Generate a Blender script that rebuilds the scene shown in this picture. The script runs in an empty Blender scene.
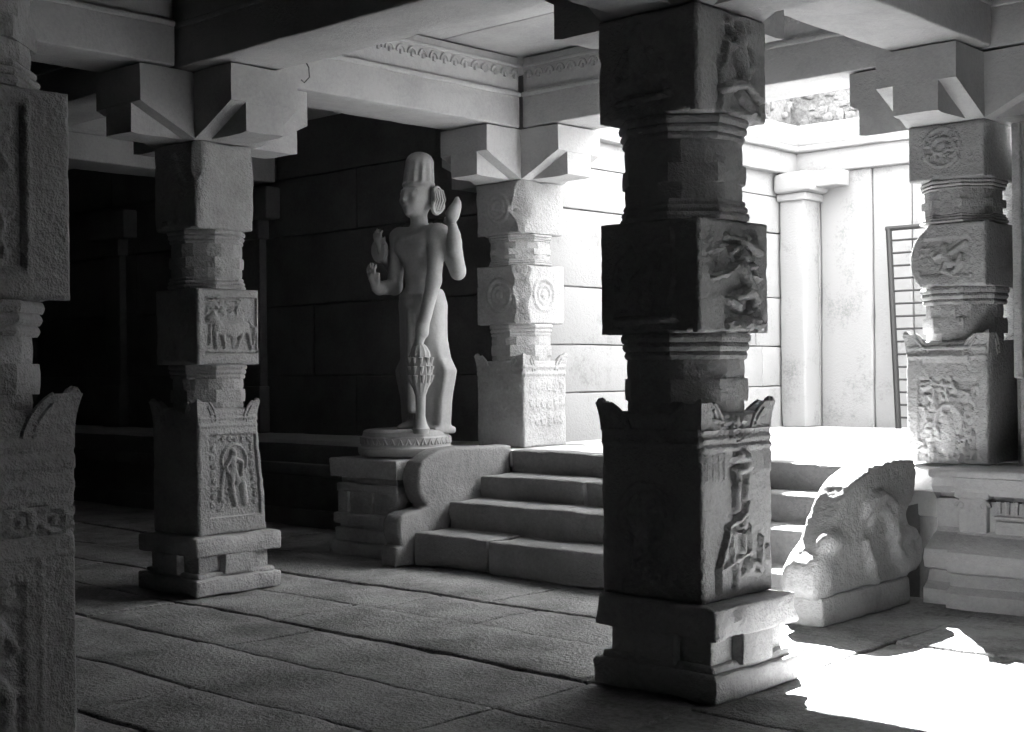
import bpy, math, random
import numpy as np
from mathutils import Matrix, Vector
S = bpy.context.scene
COL = S.collection
random.seed(7)
RNG = np.random.default_rng(11)

# ------------------------------------------------------------------ noise
def _hash(i, j, k, s):
    n = (i * 374761393 + j * 668265263 + k * 2147483647 + s * 974634777).astype(np.int64) & 0xffffffff
    n = ((n ^ (n >> 13)) * 1274126177) & 0xffffffff
    n = n ^ (n >> 16)
    return (n & 0xffff).astype(np.float64) / 65535.0

def noise(P, s=0):                                   # value noise 0..1
    P = np.asarray(P, float)
    i = np.floor(P).astype(np.int64); f = P - i
    f = f * f * (3 - 2 * f)
    x, y, z = i[..., 0], i[..., 1], i[..., 2]
    fx, fy, fz = f[..., 0], f[..., 1], f[..., 2]
    r = 0
    for dx in (0, 1):
        for dy in (0, 1):
            for dz in (0, 1):
                w = (fx if dx else 1 - fx) * (fy if dy else 1 - fy) * (fz if dz else 1 - fz)
                r = r + w * _hash(x + dx, y + dy, z + dz, s)
    return r

def fbm(P, s=0, o=3):
    r = 0; a = .5; t = 0
    for k in range(o):
        r = r + a * noise(P * (2 ** k), s + 17 * k); t += a; a *= .5
    return r / t

# ------------------------------------------------------------------ mesh collector
class G:
    def __init__(self):
        self.v = []; self.q = []; self.n = 0
    def add(self, V, F):
        V = np.asarray(V, float); F = [tuple(int(a) + self.n for a in f) for f in F]
        self.v.append(V); self.q += F; self.n += len(V)
    def grid(self, P, flip=False):                   # P: (a,b,3)
        a, b = P.shape[:2]
        I = np.arange(a * b).reshape(a, b)
        F = np.stack([I[:-1, :-1], I[1:, :-1], I[1:, 1:], I[:-1, 1:]], -1).reshape(-1, 4)
        if flip: F = F[:, ::-1]
        self.add(P.reshape(-1, 3), F)
    def box(self, x0, x1, y0, y1, z0, z1, step=.09, r=.012, chip=0., seed=0):
        def ax(a, b):
            rr = min(r, (b - a) * .45)
            n = max(1, int(round((b - a - 2 * rr) / step)))
            return np.concatenate([[a, a + .35 * rr], np.linspace(a + rr, b - rr, n + 1), [b - .35 * rr, b]])
        X, Y, Z = ax(x0, x1), ax(y0, y1), ax(z0, z1)
        lo = np.array([x0, y0, z0]); hi = np.array([x1, y1, z1]); c = (lo + hi) / 2
        def rnd(P):
            rr = np.minimum(r, (hi - lo) * .45)
            Q = np.clip(P, lo + rr, hi - rr); D = P - Q
            m = np.linalg.norm(D / rr, axis=-1, keepdims=True)
            out = np.where(m > 1, Q + D / np.maximum(m, 1e-9), P)
            if chip:
                near = ((P - lo < rr * 1.5) | (hi - P < rr * 1.5)).sum(-1)
                k = np.clip(fbm(P * 5., 91 + seed) - .5, 0, 1) * 3 * (near >= 2)
                out = out + (c - out) / (np.linalg.norm(c - out, axis=-1, keepdims=True) + 1e-9) * (k * chip)[..., None]
            return out
        def sheet(A, B, fn, flip):
            a, b = np.meshgrid(A, B, indexing='ij'); self.grid(rnd(fn(a, b)), flip)
        o = np.ones_like
        sheet(X, Y, lambda a, b: np.stack([a, b, o(a) * z1], -1), False)
        sheet(X, Y, lambda a, b: np.stack([a, b, o(a) * z0], -1), True)
        sheet(Y, Z, lambda a, b: np.stack([o(a) * x1, a, b], -1), False)
        sheet(Y, Z, lambda a, b: np.stack([o(a) * x0, a, b], -1), True)
        sheet(X, Z, lambda a, b: np.stack([a, o(a) * y0, b], -1), False)
        sheet(X, Z, lambda a, b: np.stack([a, o(a) * y1, b], -1), True)
        return self
    def rings(self, R, cap=True):                    # list of (N,3) closed rings
        P = np.stack(R); a, N = P.shape[:2]
        I = np.arange(a * N).reshape(a, N); J = np.roll(I, -1, 1)
        F = [tuple(f) for f in np.stack([I[:-1], J[:-1], J[1:], I[1:]], -1).reshape(-1, 4)]
        V = list(P.reshape(-1, 3))
        if cap:
            c0 = len(V); V.append(P[0].mean(0)); V.append(P[-1].mean(0))
            for k in range(N):
                F.append((int(J[0, k]), int(I[0, k]), c0)); F.append((int(I[-1, k]), int(J[-1, k]), c0 + 1))
        self.add(np.array(V), F); return self
    def tube(self, pts, rad, n=8):
        pts = [np.array(p, float) for p in pts]; m = len(pts)
        rad = rad if hasattr(rad, '__len__') else [rad] * m
        R = []; up = None
        for i in range(m):
            t = pts[min(i + 1, m - 1)] - pts[max(i - 1, 0)]; t /= np.linalg.norm(t) + 1e-12
            if up is None:
                up = np.array([0, 0, 1.]) if abs(t[2]) < .9 else np.array([1., 0, 0])
            u = np.cross(up, t); u /= np.linalg.norm(u) + 1e-12; w = np.cross(t, u); up = w
            A = np.arange(n) * 2 * np.pi / n
            R.append(pts[i] + rad[i] * (np.cos(A)[:, None] * u + np.sin(A)[:, None] * w))
        return self.rings(R)
    def build(self, name, mat, parent=None, amp=.004, ns=4., seed=None, warp=None, ang=35, loc=None, label=None, smooth=True, uniq=True):
        V = np.concatenate(self.v)
        if warp is not None: V = warp(V)
        if amp:
            sd = random.randrange(9999) if seed is None else seed
            D = np.stack([fbm(V * ns + 3.1 * k, sd + 101 * k) - .5 for k in range(3)], -1)
            V = V + D * 2 * amp
        q = self.q
        if uniq:
            key = np.round(V, 5); _, idx, inv = np.unique(key, axis=0, return_index=True, return_inverse=True)
            inv = inv.reshape(-1); V = V[idx]
            nq = []
            for f in q:
                g = [int(inv[a]) for a in f]; h = [g[i] for i in range(len(g)) if g[i] != g[i - 1]]
                if len(set(h)) >= 3 and len(set(h)) == len(h): nq.append(h)
            q = nq
        return link(name, V, q, mat, parent, ang, loc, label, smooth)

def link(name, V, F, mat, parent=None, ang=35, loc=None, label=None, smooth=True):
    me = bpy.data.meshes.new(name); me.from_pydata([tuple(p) for p in np.asarray(V).tolist()], [], [tuple(f) for f in F])
    me.validate(); me.materials.append(mat)
    if smooth:
        me.polygons.foreach_set('use_smooth', [True] * len(me.polygons)); me.set_sharp_from_angle(angle=math.radians(ang))
    o = bpy.data.objects.new(name, me); COL.objects.link(o)
    if parent: o.parent = parent
    if loc is not None: o.location = loc
    if label: o['label'] = label
    return o

def thing(name, label, cat, loc=(0, 0, 0), group=None):
    o = bpy.data.objects.new(name, None); o.empty_display_size = .2; COL.objects.link(o); o.location = loc
    return tag(o, label, cat, group)
def tag(o, label, cat, group=None):
    o['label'] = label; o['category'] = cat; o['kind'] = 'thing'
    if group: o['group'] = group
    return o
def struct(o):
    o['kind'] = 'structure'; return o

# ------------------------------------------------------------------ surface nets on a signed distance grid
def nets(F, org, h):
    s = F < 0; nx, ny, nz = F.shape
    acc = np.zeros((nx - 1, ny - 1, nz - 1, 3)); cnt = np.zeros((nx - 1, ny - 1, nz - 1))
    cs = [(a, b, c) for a in (0, 1) for b in (0, 1) for c in (0, 1)]
    def cor(A, c): return A[c[0]:nx - 1 + c[0], c[1]:ny - 1 + c[1], c[2]:nz - 1 + c[2]]
    for a in cs:
        for ax in range(3):
            if a[ax]: continue
            b = list(a); b[ax] = 1; b = tuple(b)
            fa, fb = cor(F, a), cor(F, b); m = cor(s, a) != cor(s, b)
            t = np.where(m, fa / np.where(m, fa - fb, 1), 0)
            for k in range(3):
                acc[..., k] += np.where(m, a[k] + (t if k == ax else 0), 0)
            cnt += m
    act = cnt > 0
    idx = -np.ones(act.shape, int); idx[act] = np.arange(act.sum())
    I = np.argwhere(act); V = (I + acc[act] / cnt[act][:, None]) * h + np.array(org)
    Q = []
    for ax in range(3):
        o1, o2 = [k for k in range(3) if k != ax]
        sl0 = [slice(1, -1)] * 3; sl1 = [slice(1, -1)] * 3
        sl0[ax] = slice(0, -1); sl1[ax] = slice(1, None)
        A, B = s[tuple(sl0)], s[tuple(sl1)]
        E = np.argwhere(A != B); inside = A[A != B]
        e = E.copy()
        for k in (o1, o2): e[:, k] += 1
        def c(d1, d2):
            g = e.copy(); g[:, o1] += d1; g[:, o2] += d2
            return idx[g[:, 0], g[:, 1], g[:, 2]]
        q = np.stack([c(-1, -1), c(0, -1), c(0, 0), c(-1, 0)], -1)
        fl = inside if ax != 1 else ~inside
        q[~fl] = q[~fl][:, ::-1]
        Q.append(q)
    return V, np.concatenate(Q)

def gridpts(lo, hi, h):
    n = [int(math.ceil((hi[k] - lo[k]) / h)) + 1 for k in range(3)]
    A = [lo[k] + h * np.arange(n[k]) for k in range(3)]
    return np.stack(np.meshgrid(*A, indexing='ij'), -1)
def smin(a, b, k):
    h = np.clip(.5 + .5 * (b - a) / k, 0, 1); return b + (a - b) * h - k * h * (1 - h)
def cap(P, a, b, r1, r2=None):
    r2 = r1 if r2 is None else r2
    a = np.array(a, float); b = np.array(b, float); d = b - a
    t = np.clip(((P - a) @ d) / (d @ d), 0, 1)
    return np.linalg.norm(P - a - t[..., None] * d, axis=-1) - (r1 + (r2 - r1) * t)
def ell(P, c, r):
    r = np.array(r, float); q = (P - np.array(c)) / r; k = np.linalg.norm(q, axis=-1)
    return (k - 1) * r.min()
def bx(P, c, hb, rd=0.):
    q = np.abs(P - np.array(c)) - (np.array(hb) - rd)
    return np.linalg.norm(np.maximum(q, 0), axis=-1) + np.minimum(q.max(-1), 0) - rd
def poly2(U, V, pts):                                # signed distance to a polygon
    pts = np.array(pts, float); n = len(pts); d = np.full(U.shape, 1e9); ins = np.zeros(U.shape, bool)
    for i in range(n):
        a, b = pts[i], pts[(i + 1) % n]; e = b - a
        t = np.clip(((U - a[0]) * e[0] + (V - a[1]) * e[1]) / (e @ e), 0, 1)
        d = np.minimum(d, np.hypot(U - a[0] - t * e[0], V - a[1] - t * e[1]))
        c = ((a[1] > V) != (b[1] > V)) & (U < (b[0] - a[0]) * (V - a[1]) / ((b[1] - a[1]) if b[1] != a[1] else 1e-9) + a[0])
        ins ^= c
    return np.where(ins, -d, d)

# ------------------------------------------------------------------ materials
def stone(name, lo, hi, bump=.5, scale=1., pit=1., streak=0., rough=.9):
    m = bpy.data.materials.new(name); m.use_nodes = True; t = m.node_tree; N = t.nodes; L = t.links
    b = N['Principled BSDF']; b.inputs['Roughness'].default_value = rough
    b.inputs['Specular IOR Level'].default_value = .25
    co = N.new('ShaderNodeTexCoord')
    def nz(sc, det, rgh=.6, w=None):
        n = N.new('ShaderNodeTexNoise'); n.inputs['Scale'].default_value = sc * scale
        n.inputs['Detail'].default_value = det; n.inputs['Roughness'].default_value = rgh
        L.new(w or co.outputs['Object'], n.inputs['Vector']); return n
    n1 = nz(2.2, 5, .65); n2 = nz(38, 3); n3 = nz(140, 2)
    mx = N.new('ShaderNodeMath'); mx.operation = 'MULTIPLY_ADD'; mx.inputs[1].default_value = .45
    L.new(n2.outputs['Fac'], mx.inputs[0]); L.new(n1.outputs['Fac'], mx.inputs[2])
    src = mx.outputs[0]
    mx2 = N.new('ShaderNodeMath'); mx2.operation = 'MULTIPLY_ADD'; mx2.inputs[1].default_value = .3
    L.new(n3.outputs['Fac'], mx2.inputs[0]); L.new(src, mx2.inputs[2]); src = mx2.outputs[0]
    if streak:
        mp = N.new('ShaderNodeMapping'); mp.inputs['Scale'].default_value = (7, 7, .5); L.new(co.outputs['Object'], mp.inputs['Vector'])
        n4 = nz(1, 4, .6, mp.outputs['Vector'])
        ms = N.new('ShaderNodeMath'); ms.operation = 'MULTIPLY_ADD'; ms.inputs[1].default_value = streak
        L.new(n4.outputs['Fac'], ms.inputs[0]); L.new(src, ms.inputs[2]); src = ms.outputs[0]
    r = N.new('ShaderNodeValToRGB'); off = streak * .5
    r.color_ramp.elements[0].position = .62 + off; r.color_ramp.elements[1].position = 1.08 + off if 1.08 + off <= 1 else 1.
    r.color_ramp.elements[0].color = (lo, lo, lo, 1); r.color_ramp.elements[1].color = (hi, hi, hi, 1)
    L.new(src, r.inputs['Fac']); L.new(r.outputs['Color'], b.inputs['Base Color'])
    vo = N.new('ShaderNodeTexVoronoi'); vo.inputs['Scale'].default_value = 55 * scale; L.new(co.outputs['Object'], vo.inputs['Vector'])
    ad = N.new('ShaderNodeMath'); ad.operation = 'MULTIPLY_ADD'; ad.inputs[1].default_value = .35 * pit
    L.new(vo.outputs['Distance'], ad.inputs[0]); L.new(n2.outputs['Fac'], ad.inputs[2])
    ad2 = N.new('ShaderNodeMath'); ad2.operation = 'MULTIPLY_ADD'; ad2.inputs[1].default_value = .6
    L.new(n3.outputs['Fac'], ad2.inputs[0]); L.new(ad.outputs[0], ad2.inputs[2])
    bp = N.new('ShaderNodeBump'); bp.inputs['Strength'].default_value = bump; bp.inputs['Distance'].default_value = .012
    L.new(ad2.outputs[0], bp.inputs['Height']); L.new(bp.outputs['Normal'], b.inputs['Normal'])
    return m
M_pil = stone('granite_pillar', .23, .36, .8)
M_base = stone('granite_base', .27, .42, .8, .8)
M_beam = stone('granite_beam', .31, .41, .35)
M_ceil = stone('granite_ceiling', .29, .39, .3)
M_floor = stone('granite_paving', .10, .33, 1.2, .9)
M_step = stone('granite_step', .135, .215, .55)
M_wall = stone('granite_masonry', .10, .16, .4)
M_court = stone('pale_courtyard_stone', .135, .21, .35, 1., .6, .35)
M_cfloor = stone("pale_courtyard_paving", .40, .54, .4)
M_stat = stone('smooth_statue_stone', .23, .31, .12, 1., .3, 0., .7)
M_lion = stone('worn_carved_stone', .20, .31, .8, .9)
M_plin = stone('pale_plinth_stone', .31, .42, .35)
M_rubble = stone('rubble_parapet_stone', .03, .15, 1., .5, 2.)
M_dark = stone('joint_earth', .05, .09, .4)
M_absorb = stone('bounce_absorbing_stone', .03, .05, .4)  # near-black colour chosen to swallow bounce light, shade put into the stone
M_iron = bpy.data.materials.new('dark_iron'); M_iron.use_nodes = True
_b = M_iron.node_tree.nodes['Principled BSDF']; _b.inputs['Base Color'].default_value = (.03, .03, .03, 1)
_b.inputs['Metallic'].default_value = .6; _b.inputs['Roughness'].default_value = .6

# ------------------------------------------------------------------ carved relief plates
class Plate:
    """height field over a block face; u to the right, v upwards, both in metres from the lower-left corner"""
    def __init__(self, w, h, d=.009, seed=0):
        self.w, self.h = w, h
        u = np.linspace(0, w, int(w / d) + 1); v = np.linspace(0, h, int(h / d) + 1)
        self.U, self.V = np.meshgrid(u, v, indexing='ij'); self.Z = np.full(self.U.shape, .02); self.fig = np.zeros(self.U.shape); self.seed = seed
    def px(self, x0, x1, y0, y1): self.m = (x0, x1, y0, y1); return self     # photograph-crop frame of the face
    def c(self, x, y):
        x0, x1, y0, y1 = self.m; return (x - x0) / (x1 - x0) * self.w, (y1 - y) / (y1 - y0) * self.h
    def s(self, r):
        x0, x1, y0, y1 = self.m; return r / (y1 - y0) * self.h
    def recess(self, x0, y0, x1, y1, d=.018, e=.006):
        a = self.c(x0, y1); b = self.c(x1, y0)
        q = np.maximum(np.maximum(a[0] - self.U, self.U - b[0]), np.maximum(a[1] - self.V, self.V - b[1]))
        self.Z -= d * np.clip(.5 - q / e, 0, 1); return self
    def band(self, x0, y0, x1, y1, d=.008, e=.006): return self.recess(x0, y0, x1, y1, -d, e)
    def k(self, pts, r, d=.022, r2=None):            # chain of capsules raised from the face
        for (p, q) in zip(pts[:-1], pts[1:]):
            a = np.array(self.c(*p)); b = np.array(self.c(*q)); e = b - a
            t = np.clip(((self.U - a[0]) * e[0] + (self.V - a[1]) * e[1]) / (e @ e + 1e-12), 0, 1)
            D = np.hypot(self.U - a[0] - t * e[0], self.V - a[1] - t * e[1])
            R = self.s(r) + (self.s(r2 if r2 else r) - self.s(r)) * t
            self.fig = np.maximum(self.fig, d * np.sqrt(np.clip(1 - (D / R) ** 2, 0, 1)))
        return self
    def b(self, x, y, r, d=.025):
        a = self.c(x, y); R = self.s(r); D = np.hypot(self.U - a[0], self.V - a[1])
        self.fig = np.maximum(self.fig, d * np.sqrt(np.clip(1 - (D / R) ** 2, 0, 1))); return self
    def ring(self, x, y, r, w, d=.012):
        a = self.c(x, y); D = np.abs(np.hypot(self.U - a[0], self.V - a[1]) - self.s(r))
        self.fig = np.maximum(self.fig, d * np.sqrt(np.clip(1 - (D / self.s(w)) ** 2, 0, 1))); return self
    def hole(self, x, y, rx, ry, d=.03):
        a = self.c(x, y); q = np.hypot((self.U - a[0]) / self.s(rx), (self.V - a[1]) / self.s(ry))
        self.Z -= d * np.clip(1.6 - q * 1.6, 0, 1) ** .7; return self
    def spiral(self, x, y, r, w, turns=1.6, ph=0., d=.012, cw=1):
        T = np.linspace(0, 1, int(22 * turns) + 2); rr = r * (1 - .85 * T)
        A = ph + cw * T * turns * 2 * np.pi
        return self.k([(x + a * math.cos(t), y - a * math.sin(t)) for a, t in zip(rr, A)], w, d)
    def scrolls(self, x, y0, y1, n, r, w, d=.014):
        h = (y1 - y0) / n
        for i in range(n):
            cw = 1 if i % 2 == 0 else -1; cy = y0 + h * (i + .5)
            self.spiral(x, cy, r, w, 1.7, (math.pi / 2 if cw > 0 else -math.pi / 2) * (1 if i % 2 == 0 else -1), d, cw)
            for k in range(7):
                a = 2 * math.pi * k / 7 + i; self.k([(x + r * .72 * math.cos(a), cy + r * .72 * math.sin(a)), (x + r * 1.2 * math.cos(a + .5), cy + r * 1.2 * math.sin(a + .5))], w * .8, d * .8)
        return self
    def foliage(self, x0, y0, x1, y1, n, r, d=.012):
        rg = random.Random(self.seed + 5)
        for i in range(n):
            x, y, a = rg.uniform(x0, x1), rg.uniform(y0, y1), rg.uniform(0, 6.28); l = rg.uniform(1, 2.6) * r
            self.k([(x, y), (x + l * math.cos(a), y + l * math.sin(a))], r * rg.uniform(.5, 1), d * rg.uniform(.6, 1), r * .4)
        return self
    def build(self, name, mat, parent, face, off, z0, u0, warp=None, rough=.0035, chip=.012, label=None):
        P3 = np.stack([self.U * 30, self.V * 30, np.full(self.U.shape, self.seed * 3.7)], -1)
        Z = self.Z + self.fig + (fbm(P3, self.seed) - .5) * 2 * rough
        ed = np.minimum(np.minimum(self.U, self.w - self.U), np.minimum(self.V, self.h - self.V))
        nn = fbm(P3 * .35, self.seed + 3)
        Z -= np.clip(1 - ed / (.012 + .05 * np.clip(nn - .45, 0, 1)), 0, 1) ** 2 * (chip + .06 * np.clip(nn - .52, 0, 1))
        a, b = Z.shape
        U, V, Z = [np.pad(A, 1, mode='edge') for A in (self.U, self.V, Z)]
        Z[0, :] = Z[-1, :] = -.02; Z[:, 0] = Z[:, -1] = -.02
        if face == '+X': P = np.stack([off + Z, u0 + U, z0 + V], -1)
        else: P = np.stack([u0 + U, -off - Z, z0 + V], -1)
        g = G(); g.grid(P)
        return g.build(name, mat, parent, amp=0, warp=warp, ang=60, label=label, uniq=False)

# ------------------------------------------------------------------ pillars
NA = 96
TH = np.arange(NA) * 2 * np.pi / NA + 0.0
def prof(kind, a):
    def reg(n, ph):
        k = 2 * np.pi / n; t = (TH - ph + k / 2) % k - k / 2; return a / np.cos(t)
    if kind == 'sq': return reg(4, 0)
    if kind == 'oct': return reg(8, 0)
    if kind == 'h16': return reg(16, 0)
    return np.full(NA, a)
def loft(segs, cx=0, cy=0):
    R = []
    for (za, zb, kind, a, bulge) in segs:
        n = 5 if bulge else max(2, int((zb - za) / .04) + 2); e = min(.004, (zb - za) * .2)
        zs = np.linspace(za, zb, n)
        for i, z in enumerate(zs):
            aa = a + bulge * math.sin(math.pi * i / (n - 1))
            if i in (0, n - 1) and not bulge: aa -= .003
            r = prof(kind, aa)
            R.append(np.stack([cx + r * np.cos(TH), cy + r * np.sin(TH), np.full(NA, z)], -1))
    g = G(); g.rings(R); return g
def neck_segs(z0, z1, s=1., lower=False):
    h = z1 - z0; f = lambda t: z0 + t * h
    if lower:
        L = [(0, .16, 'h16', .260, 0), (.16, .44, 'oct', .266, 0), (.44, .68, 'h16', .262, 0), (.68, .78, 'oct', .258, .008), (.78, .89, 'oct', .264, .01), (.89, 1, 'oct', .274, .006)]
    else:
        L = [(0, .07, 'oct', .274, .006), (.07, .14, 'oct', .264, .01), (.14, .2, 'oct', .258, .006), (.2, .36, 'h16', .263, 0), (.36, .54, 'oct', .267, 0), (.54, .77, 'h16', .263, 0), (.77, .84, 'oct', .258, .006), (.84, .92, 'oct', .264, .01), (.92, 1, 'oct', .274, .006)]
    return [(f(a), f(b), k, r * s, bl * s) for a, b, k, r, bl in L]

def block(parent, name, z0, z1, hw, seed, plates, warp=None, chip=.02):
    ins = .02
    xp = hw - ins if '+X' in plates else hw; ym = hw - ins if '-Y' in plates else hw
    b = G().box(-hw, xp, -ym, hw, z0, z1, .05, .014, chip, seed).build(name, M_pil, parent, amp=.005, ns=5, warp=warp, seed=seed)
    for face, fn in plates.items():
        p = Plate(2 * hw - .004, z1 - z0 - .004, .0085, seed + (1 if face == '+X' else 2)); fn(p)
        p.build('carved_panel', M_pil, b, face, hw - ins, z0 + .002, -hw + .002, warp)
    return b
def leaf_ornaments(parent, z0, h, hw, warp=None):
    for sx, sy in ((1, -1), (1, 1), (-1, -1), (-1, 1)):
        g = G(); R = []; E1 = []; E2 = []
        for i in range(13):
            t = i / 12; z = z0 + h * t; c = hw + .012 + .018 * t * t
            cut = .40 + (2 * c - .095 - .40) * t ** 1.5
            tri = [(c, c), (cut - c, c), ((cut) / 2 - .01 * (1 - t), (cut) / 2 - .01 * (1 - t)), (c, cut - c)]
            pts = []
            for k in range(4):
                a, b = np.array(tri[k]), np.array(tri[(k + 1) % 4])
                for s in (0, .33, .67): pts.append(a + (b - a) * s)
            ring = np.array([(sx * p[0], sy * p[1], z) for p in pts])
            if sx * sy < 0: ring = ring[::-1]
            R.append(ring); E1.append((sx * (cut - c), sy * c, z)); E2.append((sx * c, sy * (cut - c), z))
        g.rings(R)
        for E_ in (E1, E2):
            g.tube(E_, [.013 - .005 * k / 12 for k in range(13)], 6)
            off = [(p[0] + (sx * .03 if E_ is E1 else 0), p[1] + (sy * .03 if E_ is E2 else 0), p[2] - .01) for p in E_[:-2]]
            g.tube(off, .009, 6)
        cc = hw + .012; g.tube([(sx * (cc - .035), sy * (cc + .005), z0 + h - .012), (sx * (cc - .004), sy * (cc - .004), z0 + h - .002), (sx * (cc + .005), sy * (cc - .035), z0 + h - .012)], [.012, .026, .012], 8)
        # curled eye of the leaf
        for E_, fx in ((E1, 0), (E2, 1)):
            x, y, z = E_[1]
            A = np.linspace(0, 5.5, 14); rr = .026 * (1 - A / 8)
            if fx: pts = [(sx * (hw + .014), y + sy * (.02 + r * math.cos(a)), z + .015 + r * math.sin(a)) for r, a in zip(rr, A)]
            else: pts = [(x + sx * (.02 + r * math.cos(a)), sy * (hw + .014), z + .015 + r * math.sin(a)) for r, a in zip(rr, A)]
            g.tube(pts, .009, 6)
        g.build('leaf_ornament', M_pil, parent, amp=.003, ns=8, warp=warp)
def bracket(parent, z0, z1=3.48, reach=.68, hw=.27, tw=.15, arms=(0, 1, 2, 3)):
    g = G(); zm = z0 + .2; d = .002
    g.box(-hw, hw, -hw, hw, z0, z1, .07, .01)
    for k in arms:
        c, s = (1, 0, -1, 0)[k], (0, 1, 0, -1)[k]
        def rot(V, c=c, s=s): V = np.asarray(V, float); return np.stack([V[..., 0] * c - V[..., 1] * s, V[..., 0] * s + V[..., 1] * c, V[..., 2]], -1)
        for (w, pts) in ((hw - d, [(.2, z0 + d), (hw + .01, z0 + d), (reach, zm), (reach, z1), (.2, z1)]), (tw, [(.2, z0 + .004), (reach - .06, z0 + .004), (reach - .004, z0 + .012), (reach - .004, z1 - d), (.2, z1 - d)])):
            P = np.array(pts); n = 7
            ys = np.linspace(-w, w, n); R = []
            dense = []
            for i in range(len(P)):
                a, b = P[i], P[(i + 1) % len(P)]; m = max(1, int(np.linalg.norm(b - a) / .07))
                for j in range(m): dense.append(a + (b - a) * j / m)
            for y in ys: R.append(rot(np.array([(p[0], y, p[1]) for p in dense])))
            g.rings(R[::-1])
    return g.build('bracket_capital', M_beam, parent, amp=.006, ns=4, ang=30)
def pillar(label, cx, cy, zb, Z, P, seed, warp=None, neck_warp=None, base=True, group='carved granite pillars of the hall', br=True, hw=.28, hm=None, boff=(0, 0), ns=1., arms=(0, 1, 2, 3)):
    t = thing('carved_pillar', label, 'pillar', (cx, cy, zb), group)
    z = {k: v - zb for k, v in Z.items()}
    W = warp or {}; hm = hm or hw
    if base:
        bt = z['base']; g = G()
        h = .352
        g.box(-h, h, -h, h, 0, bt * .30, .05, .02, .03, seed); g.box(-.318, .318, -.318, .318, bt * .25, bt * .38, .05, .02, .03, seed); g.box(-.285, .285, -.285, .285, bt * .3, bt * .7, .05, .01)
        g.box(-h, h, -h, h, bt * .66, bt, .05, .02, .045, seed + 1)
        for s in (-1, 1):
            for k in (0, 1):
                for u in (0,):
                    w = .12
                    if k == 0: g.box(u - w, u + w, min(s * .25, s * .344), max(s * .25, s * .344), bt * .33, bt * .69, .05, .01, .02)
                    else: g.box(min(s * .25, s * .344), max(s * .25, s * .344), u - w, u + w, bt * .33, bt * .69, .05, .01, .02)
        o = g.build('base', M_base, t, amp=.011, ns=7, seed=seed); o.location = (boff[0], boff[1], 0)
    lb = block(t, 'lower_block', z.get('base', 0), z['lower'], hw + .004, seed + 10, P.get('lower', {}), W.get('lower'))
    leaf_ornaments(lb, z['lower'] - .085, .13, hw - .01, W.get('lower'))
    loft(neck_segs(z['lower'] - .01, z['mid0'], hm / .28 * ns, True)).build('lower_neck', M_pil, t, amp=.004, ns=9, seed=seed + 3, warp=W.get('n1'), ang=18)
    block(t, 'middle_block', z['mid0'], z['mid1'], hm, seed + 20, P.get('mid', {}), W.get('mid'))
    loft(neck_segs(z['mid1'], z['top0'], hm / .28 * ns)).build('upper_neck', M_pil, t, amp=.004, ns=9, seed=seed + 4, warp=W.get('n2'), ang=18)
    block(t, 'top_block', z['top0'], z['top1'], hm, seed + 30, P.get('top', {}), W.get('top'))
    if br: bracket(t, z['top1'], 3.48 - zb, arms=arms)
    return t

# --- relief designs (crop frames are faces as they stand on the blocks)
def f_dancer(p):
    p.px(45, 430, 40, 685)
    p.hole(210, 150, 70, 60, .03).hole(230, 450, 70, 60, .03).hole(330, 130, 80, 50, .025).hole(250, 580, 90, 50, .03).hole(330, 520, 60, 60, .025)
    p.k([(190, 135), (280, 170), (370, 215)], 24, .04)
    p.k([(270, 170), (215, 215)], 20, .035).k([(330, 200), (355, 160)], 18, .03).k([(300, 130), (315, 165)], 18, .03)
    p.b(268, 245, 44, .05).ring(268, 235, 46, 9, .04)
    p.k([(262, 300), (300, 400), (310, 450)], 48, .045, 40)
    p.k([(225, 305), (185, 350), (110, 375)], 22, .035, 13).k([(290, 310), (335, 300)], 20, .035).k([(300, 345), (365, 370)], 18, .032, 12)
    p.k([(300, 450), (205, 490), (262, 560)], 34, .04, 18).k([(320, 450), (350, 495), (305, 560)], 34, .04, 16).k([(320, 400), (350, 460)], 26, .03)
    p.k([(200, 650), (290, 625), (370, 640)], 42, .03).foliage(190, 610, 370, 680, 26, 16, .04)
    p.foliage(85, 130, 150, 290, 8, 18, .01)
def f_seated(p):
    p.px(15, 395, 0, 560)
    p.hole(120, 400, 60, 160, .035).hole(170, 90, 60, 70, .03).hole(290, 220, 60, 60, .03).hole(270, 60, 70, 50, .025)
    p.b(235, 150, 48, .05).k([(235, 100), (228, 60)], 34, .045, 18).k([(190, 80), (205, 130)], 18, .03)
    p.k([(230, 200), (255, 330)], 55, .045, 45).k([(195, 195), (160, 190), (150, 280)], 24, .035)
    p.k([(275, 205), (310, 275), (245, 330)], 26, .04, 18)
    p.k([(250, 380), (150, 420)], 30, .045, 24).k([(250, 375), (345, 455)], 26, .045, 16).k([(240, 440), (300, 500)], 40, .03)
    p.band(185, 520, 352, 556, .02, .02)
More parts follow.
